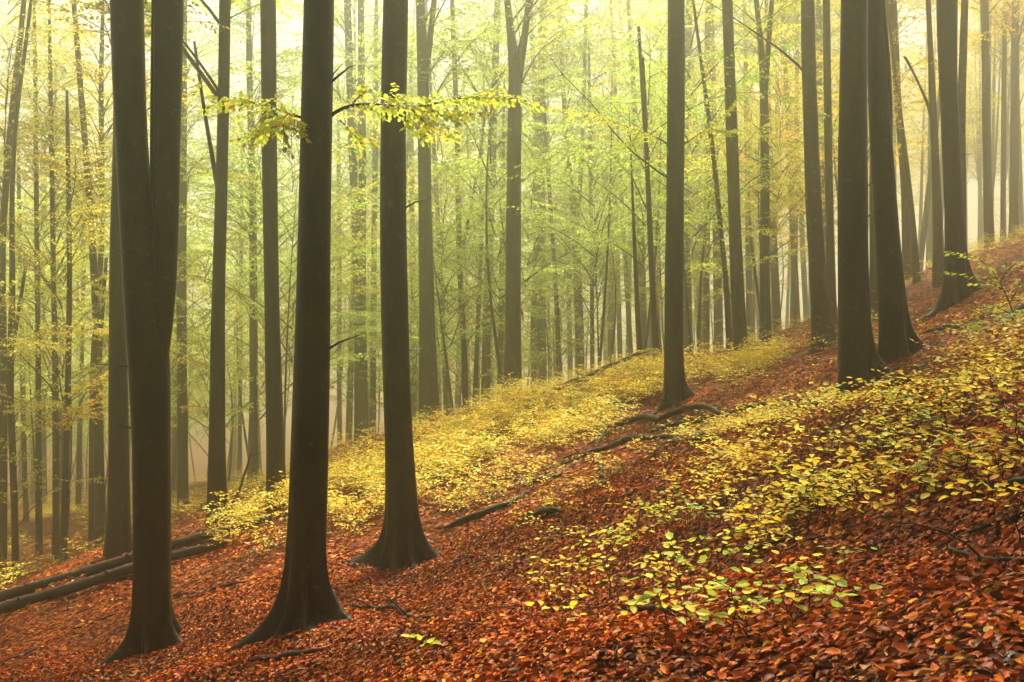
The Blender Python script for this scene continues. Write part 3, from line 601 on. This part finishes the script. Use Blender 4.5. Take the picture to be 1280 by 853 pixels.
# ------------------------------------------------------------------ boughs with single leaves on near trees
one_leaf = [leaf_mesh('leaf', [[0, 0, 0]], [[0, 1, 0]], [[0, 0, 1]], [1.0], [[1, 1, 1]], M_leaf, 2, np.array([[rng.uniform(-.2, 1.2), rng.normal(0, .3), rng.normal(0, .12)]])) for _ in range(5)]
def put_leaf(parent, base, p, D, N, s, col):
    from mathutils import Matrix
    D = np.asarray(D) / np.linalg.norm(D); X = np.cross(D, N); X /= np.linalg.norm(X); N = np.cross(X, D)
    o = link('leaf', one_leaf[rng.integers(5)], parent)
    M = Matrix(((X[0], D[0], N[0]), (X[1], D[1], N[1]), (X[2], D[2], N[2])))
    o.rotation_euler = M.to_euler(); o.location = Vector(np.asarray(p) - base); o.scale = (s, s, s); o.color = (*col, 1)
def bough(tree, pts, w0, subs, col_fn, lsize=.062, n_max=170, name='branch', sub=.42, dy=0.0, leafy=True, start=.12):
    t, path, d = tree; base = np.array(t.location)
    P = np.array([W(x, y, d + k * dy) for k, (x, y) in enumerate(pts)]); P = resample(P, .08)
    b = Buf(); tube(b, P - base, np.linspace(w0, w0 * .2, len(P)), 8, .06); out = []; b_tw = Buf()
    if leafy:
        spray(P, start, sub, .036, .034, lsize, out, b_tw, .0022, .45, .3)
        for q in subs:
            Q = np.array([W(x, y, d + dy * 2 + .15 * rng.normal()) for x, y in q]); Q = resample(Q, .06); tube(b, Q - base, np.linspace(w0 * .45, .002, len(Q)), 5)
            spray(Q, .05, .38, .036, .034, lsize, out, b_tw, .002, .45, .3)
    br = link(name, b.mesh(name, M_bark), t)
    if b_tw.n: b_tw.V = [v - base for v in b_tw.V]; link('twig', b_tw.mesh('twig', M_bark), br)
    if leafy:
        P_, D_, N_, S_ = join_arrays(out); pm = rng.permutation(len(P_)); idx, rest = pm[:n_max], pm[n_max:]
        for i in idx:
            put_leaf(br, base, P_[i], D_[i] + [0, 0, -.25], N_[i] + rng.normal(0, .35, 3), S_[i], col_fn())
        if len(rest) > 4:      # what is left beyond the leaves built singly
            me = leaf_mesh('foliage', P_[rest] - base, D_[rest] + [0, 0, -.25], N_[rest] + rng.normal(0, .35, (len(rest), 3)), S_[rest], np.array([col_fn() for _ in rest]), M_leaf, 2)
            o = link('foliage', me, br); o.color = (1, 1, 1, 1); o['kind'] = 'stuff'
    return br
def ycol():
    c = np.array([(.56, .66, .07), (.66, .68, .07), (.74, .62, .06), (.44, .58, .07)][rng.integers(4)]) * rng.uniform(.8, 1.15); return c
B_, D_, H_ = near_trees[1], near_trees[3], near_trees[7]
bough(B_, [(410, 148), (422, 136), (440, 131), (475, 131), (520, 135), (575, 122), (640, 122), (662, 128)], .018, [[(520, 135), (545, 140), (600, 142)], [(515, 137), (530, 152), (548, 172)], [(575, 122), (600, 116)], [(440, 131), (450, 118), (470, 112)], [(425, 150), (440, 165), (452, 172)], [(475, 131), (500, 122), (520, 120)]], ycol, n_max=200)
bough(B_, [(385, 150), (360, 142), (335, 132), (305, 126), (272, 127)], .014, [[(360, 142), (345, 160), (312, 172)], [(340, 136), (355, 155), (356, 172)]], ycol, n_max=95, dy=-.1)
bough(D_, [(838, 185), (830, 176), (800, 165), (765, 152), (740, 140), (706, 138)], .018, [[(765, 152), (745, 150), (712, 146)], [(800, 165), (790, 178), (775, 180)]], ycol, n_max=130, dy=-.05)
bough(D_, [(850, 184), (862, 176), (885, 160), (905, 145), (925, 120)], .018, [[(885, 160), (905, 164), (925, 162)]], ycol, n_max=60)
bough(D_, [(838, 225), (820, 213), (790, 190), (765, 163), (740, 130), (700, 90), (682, 62)], .02, [], ycol, leafy=False, dy=.05)
bough(H_, [(1006, 92), (1000, 84), (975, 62), (940, 38), (905, 15), (870, -6)], .03, [], ycol, leafy=False)
# gold layers on the slim pole tree beside the logs
pole = [m for m in mid_trees if 'gold leaf layers' in m[0]['label']][0]
def gcol(): return np.array([(.56, .36, .04), (.58, .42, .05), (.50, .42, .05)][rng.integers(3)]) * rng.uniform(.85, 1.1)
def layers(tree, rows):
    t, path, d = tree; base = np.array(t.location); out = []; b = Buf()
    for pts in rows:
        P = resample(np.array([W(x, y, d - .35 * k) for k, (x, y) in enumerate(pts)]), .1); tube(b, P - base, np.linspace(.012, .003, len(P)), 5)
        spray(P - base, .05, .85, .06, .05, .092, out, b, .003, .5, .35)
    link('branch', b.mesh('branch', M_bark), t); o = link('foliage', foliage('foliage', out), t); o.color = (.92, .72, .08, 1)
layers(pole, [[(86, 418), (110, 412), (140, 410)], [(86, 500), (110, 480), (140, 465)], [(84, 415), (70, 414), (55, 418)], [(84, 500), (65, 502), (46, 506)], [(85, 520), (110, 505), (138, 490)], [(84, 540), (75, 530), (68, 528)], [(85, 505), (100, 520), (120, 515)]])
layers(mid_trees[3], [[(228, 448), (240, 450), (260, 458)], [(228, 508), (245, 508), (272, 512)], [(228, 455), (218, 452), (210, 455)]])
# ------------------------------------------------------------------ saplings
def sapling_data(H, nb, spread, ls):
    b = Buf(); out = []
    n = 7; st = np.zeros((n, 3)); st[:, 2] = np.linspace(-.05, H, n); st[:, 0] = np.cumsum(rng.normal(0, .015, n)); st[:, 1] = np.cumsum(rng.normal(0, .015, n))
    tube(b, st, np.linspace(.005, .002, n), 4)
    for i in range(nb):
        f = .35 + .65 * (i + rng.uniform(.2, .8)) / nb; p = np.array([np.interp(f * H, st[:, 2], st[:, k]) for k in range(3)])
        q = branch_path(p, i * 2.4 + rng.normal(0, .4), R(rng.uniform(5, 40)), spread * rng.uniform(.6, 1.1), 6, .6)
        tube(b, q, np.linspace(.0025, .001, 6), 3, close=False)
        m = max(3, int(np.linalg.norm(q[-1] - q[0]) / .045)); tt = np.linspace(.2, 1, m)
        pos = np.stack([np.interp(tt, np.linspace(0, 1, 6), q[:, k]) for k in range(3)], 1); d = nrm(q[-1] - q[0])
        ac = nrm(np.cross(d, [0, 0, 1.0])); sg = np.where(np.arange(m) % 2 == 0, 1, -1)[:, None]; sg[-1] = 0
        D = d * .8 + ac * sg * rng.uniform(.6, 1.1, (m, 1)); D[:, 2] += rng.normal(-.15, .2, m)
        out.append((pos, D, np.array([0, 0, 1.0]) + rng.normal(0, .28, (m, 3)), ls * rng.uniform(.75, 1.2, m)))
    return b, out
SAP = []
for k in range(16):
    b, out = sapling_data(rng.uniform(.28, .6), rng.integers(5, 9), rng.uniform(.2, .36), .066)
    SAP.append((b.mesh('stem', M_twig), foliage('foliage', out, True, .6, M_sap), out))
for k in range(12):
    b, out = sapling_data(rng.uniform(.14, .28), rng.integers(4, 7), rng.uniform(.16, .30), .058)
    SAP.append((b.mesh('stem', M_twig), foliage('foliage', out, True, .6, M_sap), out))
def sap_thing(p, k, s, rz, col, label, group):
    t = bpy.data.objects.new('beech_sapling', None); C.objects.link(t); t.location = p; t.empty_display_size = .1
    t.rotation_euler = (rng.normal(0, .08), rng.normal(0, .08), rz); t.scale = (s,) * 3
    tag(t, label, 'sapling', group)
    link('stem', SAP[k][0], t); f = link('foliage', SAP[k][1], t); f.color = (*col, 1)
YEL = np.array([(.84, .60, .05), (.86, .66, .06), (.76, .64, .06), (.80, .50, .045)])
def sap_col(green=0.0):
    c = YEL[rng.integers(4)]
    if rng.random() < green: c = np.array([(.42, .54, .08), (.54, .60, .08)][rng.integers(2)])
    return c * rng.uniform(.85, 1.12)
def seg_dist(p, a, b):
    a, b = np.array(a), np.array(b); t = np.clip(((p - a) @ (b - a)) / ((b - a) @ (b - a)), 0, 1); return np.linalg.norm(p - (a + t[:, None] * (b - a)), axis=1)
# where they grow: a long drift from the dark beeches up to the crest, and a patch on the near slope
g = lambda px, py: on_ground(px, py)[:2]
drift = [(g(455, 625), g(560, 570), 2.0, 1), (g(560, 570), g(690, 525), 2.8, 1), (g(690, 522), g(800, 485), 2.6, 1), (g(800, 478), g(970, 458), 1.6, .8), (g(600, 620), g(560, 560), .9, .8), (g(420, 640), g(470, 615), .8, .8)]
patch = [(g(900, 545), g(1120, 535), .6, .8), (g(950, 590), g(1270, 565), .9, .8), (g(890, 600), g(1010, 640), .6, .7), (g(1180, 470), g(1270, 470), 1.1, .7), (g(1120, 610), g(1275, 620), .5, .6), (g(690, 615), g(760, 595), .6, .6), (g(1225, 420), g(1275, 405), .9, .6),
         (g(820, 690), g(1260, 650), 1.3, .12), (g(760, 620), g(900, 590), 1.2, .22), (g(900, 760), g(1050, 740), .8, .12), (g(1150, 440), g(1270, 400), 2.0, .15)]
def grow(lines, n, box):
    x = rng.uniform(box[0], box[1], n * 30); y = rng.uniform(box[2], box[3], n * 30); p = np.stack([x, y], 1)
    prob = np.max([k * np.exp(-(seg_dist(p, a, b) / w) ** 2.6) for a, b, w, k in lines], axis=0)
    prob *= .12 + .88 * np.clip(.5 + 1.5 * clumpy(1.3 * x, 1.3 * y), 0, 1)
    p = p[rng.random(len(p)) < prob][:n]
    ok = np.ones(len(p), bool)
    for a, b in occupied[:8]:      # the ground stays bare round the big trunks, mostly on their downhill, shaded side
        L = math.hypot(a, b); u = np.array([a, b]) / L; along = (np.array([a, b]) - p) @ u; lat = np.abs(p[:, 0] * u[1] - p[:, 1] * u[0])
        ok &= ~((lat < .75) & (along > -.5) & (along < 2.6))
    return p[ok]
pd = grow(drift, 2600, (-6, 9, 9, 30)); pp = grow(patch, 620, (-2, 12, 3.6, 26))
def split(p, n):
    o = np.argsort(np.hypot(p[:, 0], p[:, 1])); return p[o[:n]], p[o[n:]]
pd_n, pd_f = split(pd, 130); pp_n, pp_f = split(pp, 150)
for P, lab, grp, gr in ((pd_n, 'beech sapling in the dense drift between the dark trunks', 'yellow saplings in the drift', .12), (pp_n, 'low beech sapling scattered over the red leafy slope', 'saplings on the near slope', .2)):
    z = ground_z(P[:, 0], P[:, 1])
    for i in range(len(P)):
        sap_thing((P[i, 0], P[i, 1], z[i]), int(rng.integers(16) if P is pd_n else rng.integers(16, 28)), rng.uniform(.55, .95) if P is pd_n else rng.uniform(.8, 1.2), rng.uniform(0, 6.28), (sc_ := sap_col(gr)), ('green ' if sc_[0] < .6 else 'amber ' if sc_[1] < .64 * sc_[0] else 'yellow ') + lab, grp)
# the rest reads as one yellow mass
def mass(P, name, label, lo=0, hi=16):
    acc = [[], [], [], []]; cols = []; z = ground_z(P[:, 0], P[:, 1])
    for i in range(len(P)):
        out = SAP[int(rng.integers(lo, hi))][2]; a = rng.uniform(0, 6.28); M = np.array([[math.cos(a), -math.sin(a), 0], [math.sin(a), math.cos(a), 0], [0, 0, 1]]); s = rng.uniform(.6, 1.15)
        p, d, n, sz = join_arrays(out)
        acc[0].append(p @ M.T * s + [P[i, 0], P[i, 1], z[i]]); acc[1].append(d @ M.T); acc[2].append(n @ M.T); acc[3].append(sz * s)
        cols.append(sap_col(.15) * rng.uniform(.7, 1.12, (len(p), 1)))
    o = link(name, leaf_mesh(name, *[np.concatenate(k) for k in acc], np.concatenate(cols), M_sap, False)); o.color = (1, 1, 1, 1)
    tag(o, label, 'undergrowth', kind='stuff')
mass(pd_f, 'undergrowth', 'yellow mass of beech saplings below the misty trunks')
mass(pp_f, 'undergrowth', 'low yellow undergrowth higher up the red bank', 16, 28)
fx = rng.uniform(-30, 34, 16000); fy = rng.uniform(19, 66, 16000)
kp = (rng.random(16000) < np.clip(.4 + .55 * clumpy(fx * .35, fy * .35), .05, .9)) & (np.abs(fx) < .62 * fy) & ((fx < .1 * fy) | (fy > 27)) & ~((fy < 25) & (fx > -9) & (fx < -2.5))
fp = np.stack([fx, fy], 1)[kp][:4200]
mass(fp, 'undergrowth', 'sparse yellow-green undergrowth on the far forest floor')

# near saplings, leaf by leaf
def hero_sapling(px, py, H, nb, spread, ls, cols, label):
    base = on_ground(px, py); b, out = sapling_data(H, nb, spread, ls)
    t = bpy.data.objects.new('beech_seedling', None); C.objects.link(t); t.location = base; t.empty_display_size = .1; tag(t, label, 'sapling')
    link('stem', b.mesh('stem', M_twig), t); P, D, N, S = join_arrays(out)
    for i in range(len(P)):
        put_leaf(t, np.zeros(3), P[i], D[i], N[i], S[i], np.array(cols[rng.integers(len(cols))]) * rng.uniform(.85, 1.15))
GRN = [(.36, .52, .08), (.44, .58, .08), (.54, .60, .08)]; MIX = [(.52, .58, .07), (.80, .62, .06), (.42, .52, .07)]; YL = [(.84, .60, .05), (.78, .60, .05), (.8, .5, .04)]
for a in [(812, 668, .30, 6, .26, .06, GRN, 'green beech seedling alone on the red leaves below the yellow saplings'),
          (770, 700, .26, 5, .22, .06, MIX, 'green and yellow seedling with loosely spread leaves on red litter'),
          (842, 800, .24, 6, .26, .062, MIX, 'seedling with lime leaves over a dead twig at the slope foot'),
          (985, 790, .22, 7, .22, .062, GRN, 'bright green seedling with flat overlapping leaves among red litter'),
          (905, 720, .26, 5, .22, .06, MIX, 'sparse seedling with pale lime leaves beside a thin dead branch'),
          (950, 690, .30, 7, .26, .062, YL, 'golden seedling at the lower edge of the slope patch'),
          (1130, 668, .30, 3, .16, .07, MIX, 'spindly seedling carrying a few large round lime leaves'),
          (1235, 652, .30, 8, .26, .062, YL, 'yellow seedling above the long curved twig'),
          (1045, 770, .18, 3, .16, .062, MIX, 'tiny seedling with three short leaf shoots on red litter'),
          (690, 790, .18, 4, .18, .06, YL, 'tiny yellow seedling on open litter'),
          (538, 832, .16, 2, .12, .065, MIX, 'lone two-shoot seedling with a pair of lime leaves'),
          (1010, 640, .34, 8, .3, .062, YL, 'dense golden seedling in the middle of the slope patch')]:
    hero_sapling(*a)
# taller green sapling on the bank near the buttressed beech
def bank_sapling(px, py, d, rows, label, col):
    base = W(px, py, d); base[2] = gz(base[0], base[1])
    t = bpy.data.objects.new('bank_sapling', None); C.objects.link(t); t.location = base; tag(t, label, 'sapling'); b = Buf(); out = []
    for r in rows:
        P = resample(np.array([W(x, y, d + .04 * k) for k, (x, y) in enumerate(r)]), .05); tube(b, P - base, np.linspace(.008, .002, len(P)), 5)
        spray(P - base, .2, .34, .06, .04, .066, out, b, .002, .4, .3)
    link('stem', b.mesh('stem', M_twig), t); f = link('foliage', foliage('foliage', out, True), t); f.color = (*col, 1)
bank_sapling(1268, 392, 11.5, [[(1268, 395), (1255, 362), (1238, 335), (1215, 318), (1188, 315)], [(1256, 364), (1230, 348), (1196, 342)], [(1262, 380), (1278, 350), (1284, 335)], [(1268, 395), (1250, 385), (1232, 386)], [(1250, 352), (1262, 334), (1276, 326)]], 'arching green sapling on the bank in front of the wide-buttressed beech', (.56, .64, .08))
bank_sapling(1246, 420, 10.5, [[(1246, 422), (1232, 405), (1205, 403)], [(1246, 422), (1255, 404), (1262, 398)], [(1246, 420), (1225, 410), (1212, 412)]], 'low dark green sapling beneath the arching one on the bank', (.32, .42, .07))

# ------------------------------------------------------------------ fallen logs, dead branches, stones
def lying(name, label, pts, w, cat, mat, group=None, lift=None, sides=10, forks=(), d=None, wob=.08):
    P = np.array([on_ground(x, y) if d is None else W(x, y, d[k]) for k, (x, y) in enumerate(pts)])
    r = np.interp(np.linspace(0, 1, len(P)), np.linspace(0, 1, len(w)), w) * .62
    P = resample(np.hstack([P, r[:, None]]), .12)
    if d is None and lift is None: P[:, 2] = ground_z(P[:, 0], P[:, 1]) + P[:, 3] * .7 + .025
    elif lift is not None: P[:, 2] += lift
    base = P[len(P) // 2, :3].copy(); base[2] = gz(base[0], base[1])
    ne = min(4, len(P) // 3); P[:ne, 3] *= np.linspace(.35, 1, ne); P[-ne:, 3] *= np.linspace(1, .25, ne)
    b = Buf(); wig = np.cumsum(rng.normal(0, .011, (len(P), 3)), 0); P[:, :3] += wig - wig.mean(0)
    tube(b, P[:, :3] - base, P[:, 3], sides, wob)
    for f in forks:
        Q = np.array([on_ground(x, y) for x, y in f]); Q[:, 2] += .03; Q = resample(Q, .1); tube(b, Q - base, np.linspace(P[:, 3].mean() * .7, .004, len(Q)), 6, .08)
    for _ in range(rng.integers(1, 4) if len(P) > 8 else 0):
        j = rng.integers(2, len(P) - 2); q = branch_path(P[j, :3] - base, rng.uniform(0, 6.28), R(rng.uniform(0, 45)), rng.uniform(.15, .45), 6, .6, .15); tube(b, q, np.linspace(P[j, 3] * .5, .003, 6), 5)
    o = link(name, b.mesh(name, mat), None, base); tag(o, label, cat, group); return o
def log(name, label, p0, p1, r0, r1):
    base = .5 * (p0 + p1); base[2] = gz(base[0], base[1]); n = 60; t = np.linspace(0, 1, n); P = p0 + (p1 - p0) * t[:, None]
    gzv = ground_z(P[:, 0], P[:, 1]); rr = r0 + (r1 - r0) * t
    P[:, 2] += .02 * np.sin(9 * t + 1) + .03 * np.sin(4 * t); P[:, 1] += .03 * np.sin(6 * t)
    b = Buf(); tube(b, P - base, rr * (1 + .03 * np.sin(31 * t)), 20, .015)
    for k in (14, 33, 47):
        tube(b, np.array([P[k] - base, P[k] - base + np.array([.05, -.1, .12])]), [.03, .02], 6)
    o = bpy.data.objects.new(name, None); C.objects.link(o); o.location = base; tag(o, label, 'log')
    link('log_trunk', b.mesh('log_trunk', M_log), o)
    for end, dr, r in ((p0, -1, r0), (p1, 1, r1)):
        c = Buf(); ax = nrm(p1 - p0) * dr; tube(c, np.array([end - base, end - base + ax * .012]), [r * .86, r * .84], 16); link('cut_end', c.mesh('cut_end', M_twig), o)
    return P, o
la, lb = on_ground(-60, 778), on_ground(338, 655); la[2] += .16; lb[2] += .12
LP1, log1 = log('fallen_log', 'longer fallen grey log running behind the double-stemmed beech, upper of two', la, lb, .10, .065)
la2, lb2 = on_ground(-60, 792), on_ground(282, 684); la2[2] += .12; lb2[2] += .10
LP2, log2 = log('fallen_log', 'shorter fallen log with scattered leaves on it, lower of two', la2, lb2, .10, .07)
la3, lb3 = on_ground(118, 730), on_ground(168, 722)
lying('dead_branch', 'thin dead pole lying parallel below the fallen logs', [(112, 738), (140, 730), (166, 724), (225, 705)], [.06, .05, .04], 'branch', M_twig)
for a in [
 ('long crooked dead branch stretching uphill past the upright beech', [(716, 572), (742, 552), (758, 537), (806, 528), (845, 524), (882, 517), (953, 513), (985, 511)], [.05, .10, .09, .07, .03], [[(742, 552), (726, 565), (705, 575)], [(758, 537), (745, 560), (740, 575)]]),
 ('dead branch with a pale forked tip on bare red litter', [(700, 592), (733, 582), (760, 570), (791, 560), (837, 552), (862, 562), (897, 567)], [.03, .07, .07, .05, .03], [[(837, 552), (825, 560), (818, 566)]]),
 ('short dark branch next to the crooked one', [(814, 545), (840, 537), (870, 529), (897, 522)], [.08, .07, .03], []),
 ('pale splintered stick at the lower end of the crooked branch', [(741, 577), (752, 586), (760, 600)], [.05, .05, .03], []),
 ('dark half-buried branch below the dense sapling drift', [(545, 668), (575, 660), (605, 650), (640, 634), (668, 612)], [.06, .08, .07, .05], []),
 ('stubby dark branch end poking from red litter', [(661, 610), (680, 605), (702, 597)], [.09, .09, .05], []),
 ('chunk of rotten black wood on open red litter', [(651, 651), (668, 648), (688, 649), (712, 648)], [.04, .08, .07, .03], []),
 ('thin twig in front of the claw-rooted beech', [(431, 757), (486, 770), (530, 775), (575, 772)], [.02, .035, .03, .01], []),
 ('dark branch lying at the foot of the stout beech roots', [(312, 832), (335, 826), (352, 829), (378, 821), (404, 820)], [.03, .045, .04, .02], []),
 ('long curved twig under the yellow seedling', [(1175, 692), (1205, 676), (1242, 661), (1285, 652)], [.012, .02, .022], []),
 ('bare twig lying across pale stones', [(1170, 688), (1196, 702), (1222, 706), (1285, 710)], [.012, .02, .022], []),
 ('dark dead branch half sunk in litter below the golden seedlings', [(935, 702), (955, 690), (985, 680), (1012, 677)], [.015, .03, .02], []),
 ('thin branch under the lime seedling', [(768, 772), (816, 770), (850, 776), (895, 778)], [.015, .03, .025, .012], []),
 ('thin twig on litter between double-stemmed and stout beeches', [(230, 752), (262, 742), (290, 735), (318, 730)], [.02, .04, .03, .01], []),
 ('broken twig downhill of the fallen logs', [(10, 830), (32, 820), (56, 811)], [.03, .03, .01], []),
 ('thin stick pointing at the double-stemmed beech base', [(90, 790), (120, 780), (148, 771)], [.02, .03, .015], []),
 ('dead branch beside the ringed beech root', [(992, 520), (1012, 513), (1037, 508)], [.10, .12, .08], []),
 ('dark stub at the uphill side of the ringed beech', [(1108, 486), (1125, 484), (1144, 480)], [.06, .08, .05], []),
 ('long thin branch on the red slope between leaning and buttressed beeches', [(1145, 422), (1165, 417), (1190, 411), (1205, 412)], [.03, .06, .05, .02], []),
 ('dark twig on the slope behind the ringed beech', [(1085, 408), (1095, 404), (1108, 401)], [.05, .04, .02], []),
 ('thick dead limb under the bank saplings', [(1250, 410), (1266, 398), (1290, 385)], [.09, .09, .07], []),
 ('short mossy stick beside the pale forked branch', [(863, 560), (874, 553), (884, 549)], [.09, .10, .06], []),
 ('dark crooked stick on the shaded slope edge', [(1252, 624), (1266, 618), (1290, 610)], [.05, .06, .05], []),
]:
    lying('dead_branch', a[0], a[1], a[2], 'branch', M_twig, 'dead branches on the forest floor', forks=a[3])
lying('dead_branch', 'propped dead branch leaning over the drift crest, its tip in mid-air', [(662, 500), (700, 484), (723, 474), (761, 458), (790, 447), (812, 441)], [.12, .10, .06], 'branch', M_twig, 'dead branches on the forest floor', d=[23, 23.2, 23.4, 23.8, 24, 24.2])
lying('dead_branch', 'leaning dead pole between the slim beeches past the logs', [(262, 680), (285, 640), (300, 610), (318, 560)], [.07, .05, .02], 'branch', M_twig, 'dead branches on the forest floor', d=[19.6, 19.7, 19.8, 20])
def stone(px, py, s, label, mat=None):
    p = on_ground(px, py); n, m = 9, 14; ph = np.linspace(.05, math.pi - .05, n)[:, None]; th = (np.arange(m) / m * 2 * math.pi)[None]
    q = rng.uniform(0, 6.28, 4); r = s * (1 + .16 * np.sin(2 * th + q[0] + ph) + .12 * np.sin(3 * ph + q[1]) + .1 * np.sin(4 * th + q[2] + 2 * ph))
    V = np.stack([r * np.sin(ph) * np.cos(th) * 1.25, r * np.sin(ph) * np.sin(th), r * np.cos(ph) * .6 * np.ones_like(th)], -1).reshape(-1, 3)
    b = Buf(); b.add(V, grid_quads(n, m)[:, ::-1]); o = link('stone', b.mesh('stone', mat or M_stone), None, (p[0], p[1], p[2] + s * .1)); tag(o, label, 'stone')
stone(1175, 718, .028, 'pale grey stone showing through the litter under the bare twig')
stone(1202, 714, .02, 'smaller whitish stone between bare twig and pale grey stone')
stone(1262, 826, .04, 'dark grey rounded stone low on the red litter', M_log)

# ------------------------------------------------------------------ mist
def haze_box(x0, x1, y0, y1, z0, z1):
    V = np.array([(x, y, z) for z in (z0, z1) for y in (y0, y1) for x in (x0, x1)], float)
    Q = np.array([(0, 2, 3, 1), (4, 5, 7, 6), (0, 1, 5, 4), (2, 6, 7, 3), (0, 4, 6, 2), (1, 3, 7, 5)])
    m, ns, ln = mat_new('mist'); v = ns.new('ShaderNodeVolumePrincipled')
    v.inputs['Color'].default_value = (1.0, .985, .80, 1); v.inputs['Density'].default_value = HAZE_DENSITY; v.inputs['Anisotropy'].default_value = HAZE_ANISO
    o = ns.new('ShaderNodeOutputMaterial'); ln.new(v.outputs[0], o.inputs['Volume'])
    h = link('haze', new_mesh('haze', V, [Q], m, False)); tag(h, 'pale morning mist filling the whole beech wood', 'mist', kind='stuff')
zt = max((o.matrix_basis.translation.z for o in scene.objects if o.type == 'EMPTY'), default=0)
haze_box(-403, 403, -73, 423, float(GZ.min()) - 1.2, max(float(GZ.max()) + 1.0, zt + 31))
print('trees', len(occupied), 'zrange', GZ.min(), GZ.max(), zt, 'saplings', len(pd), len(pp))
for t, p, d in near_trees: print(round(d, 1), [round(c, 2) for c in t.location], 'dia', round(2 * p[8, 3], 2))
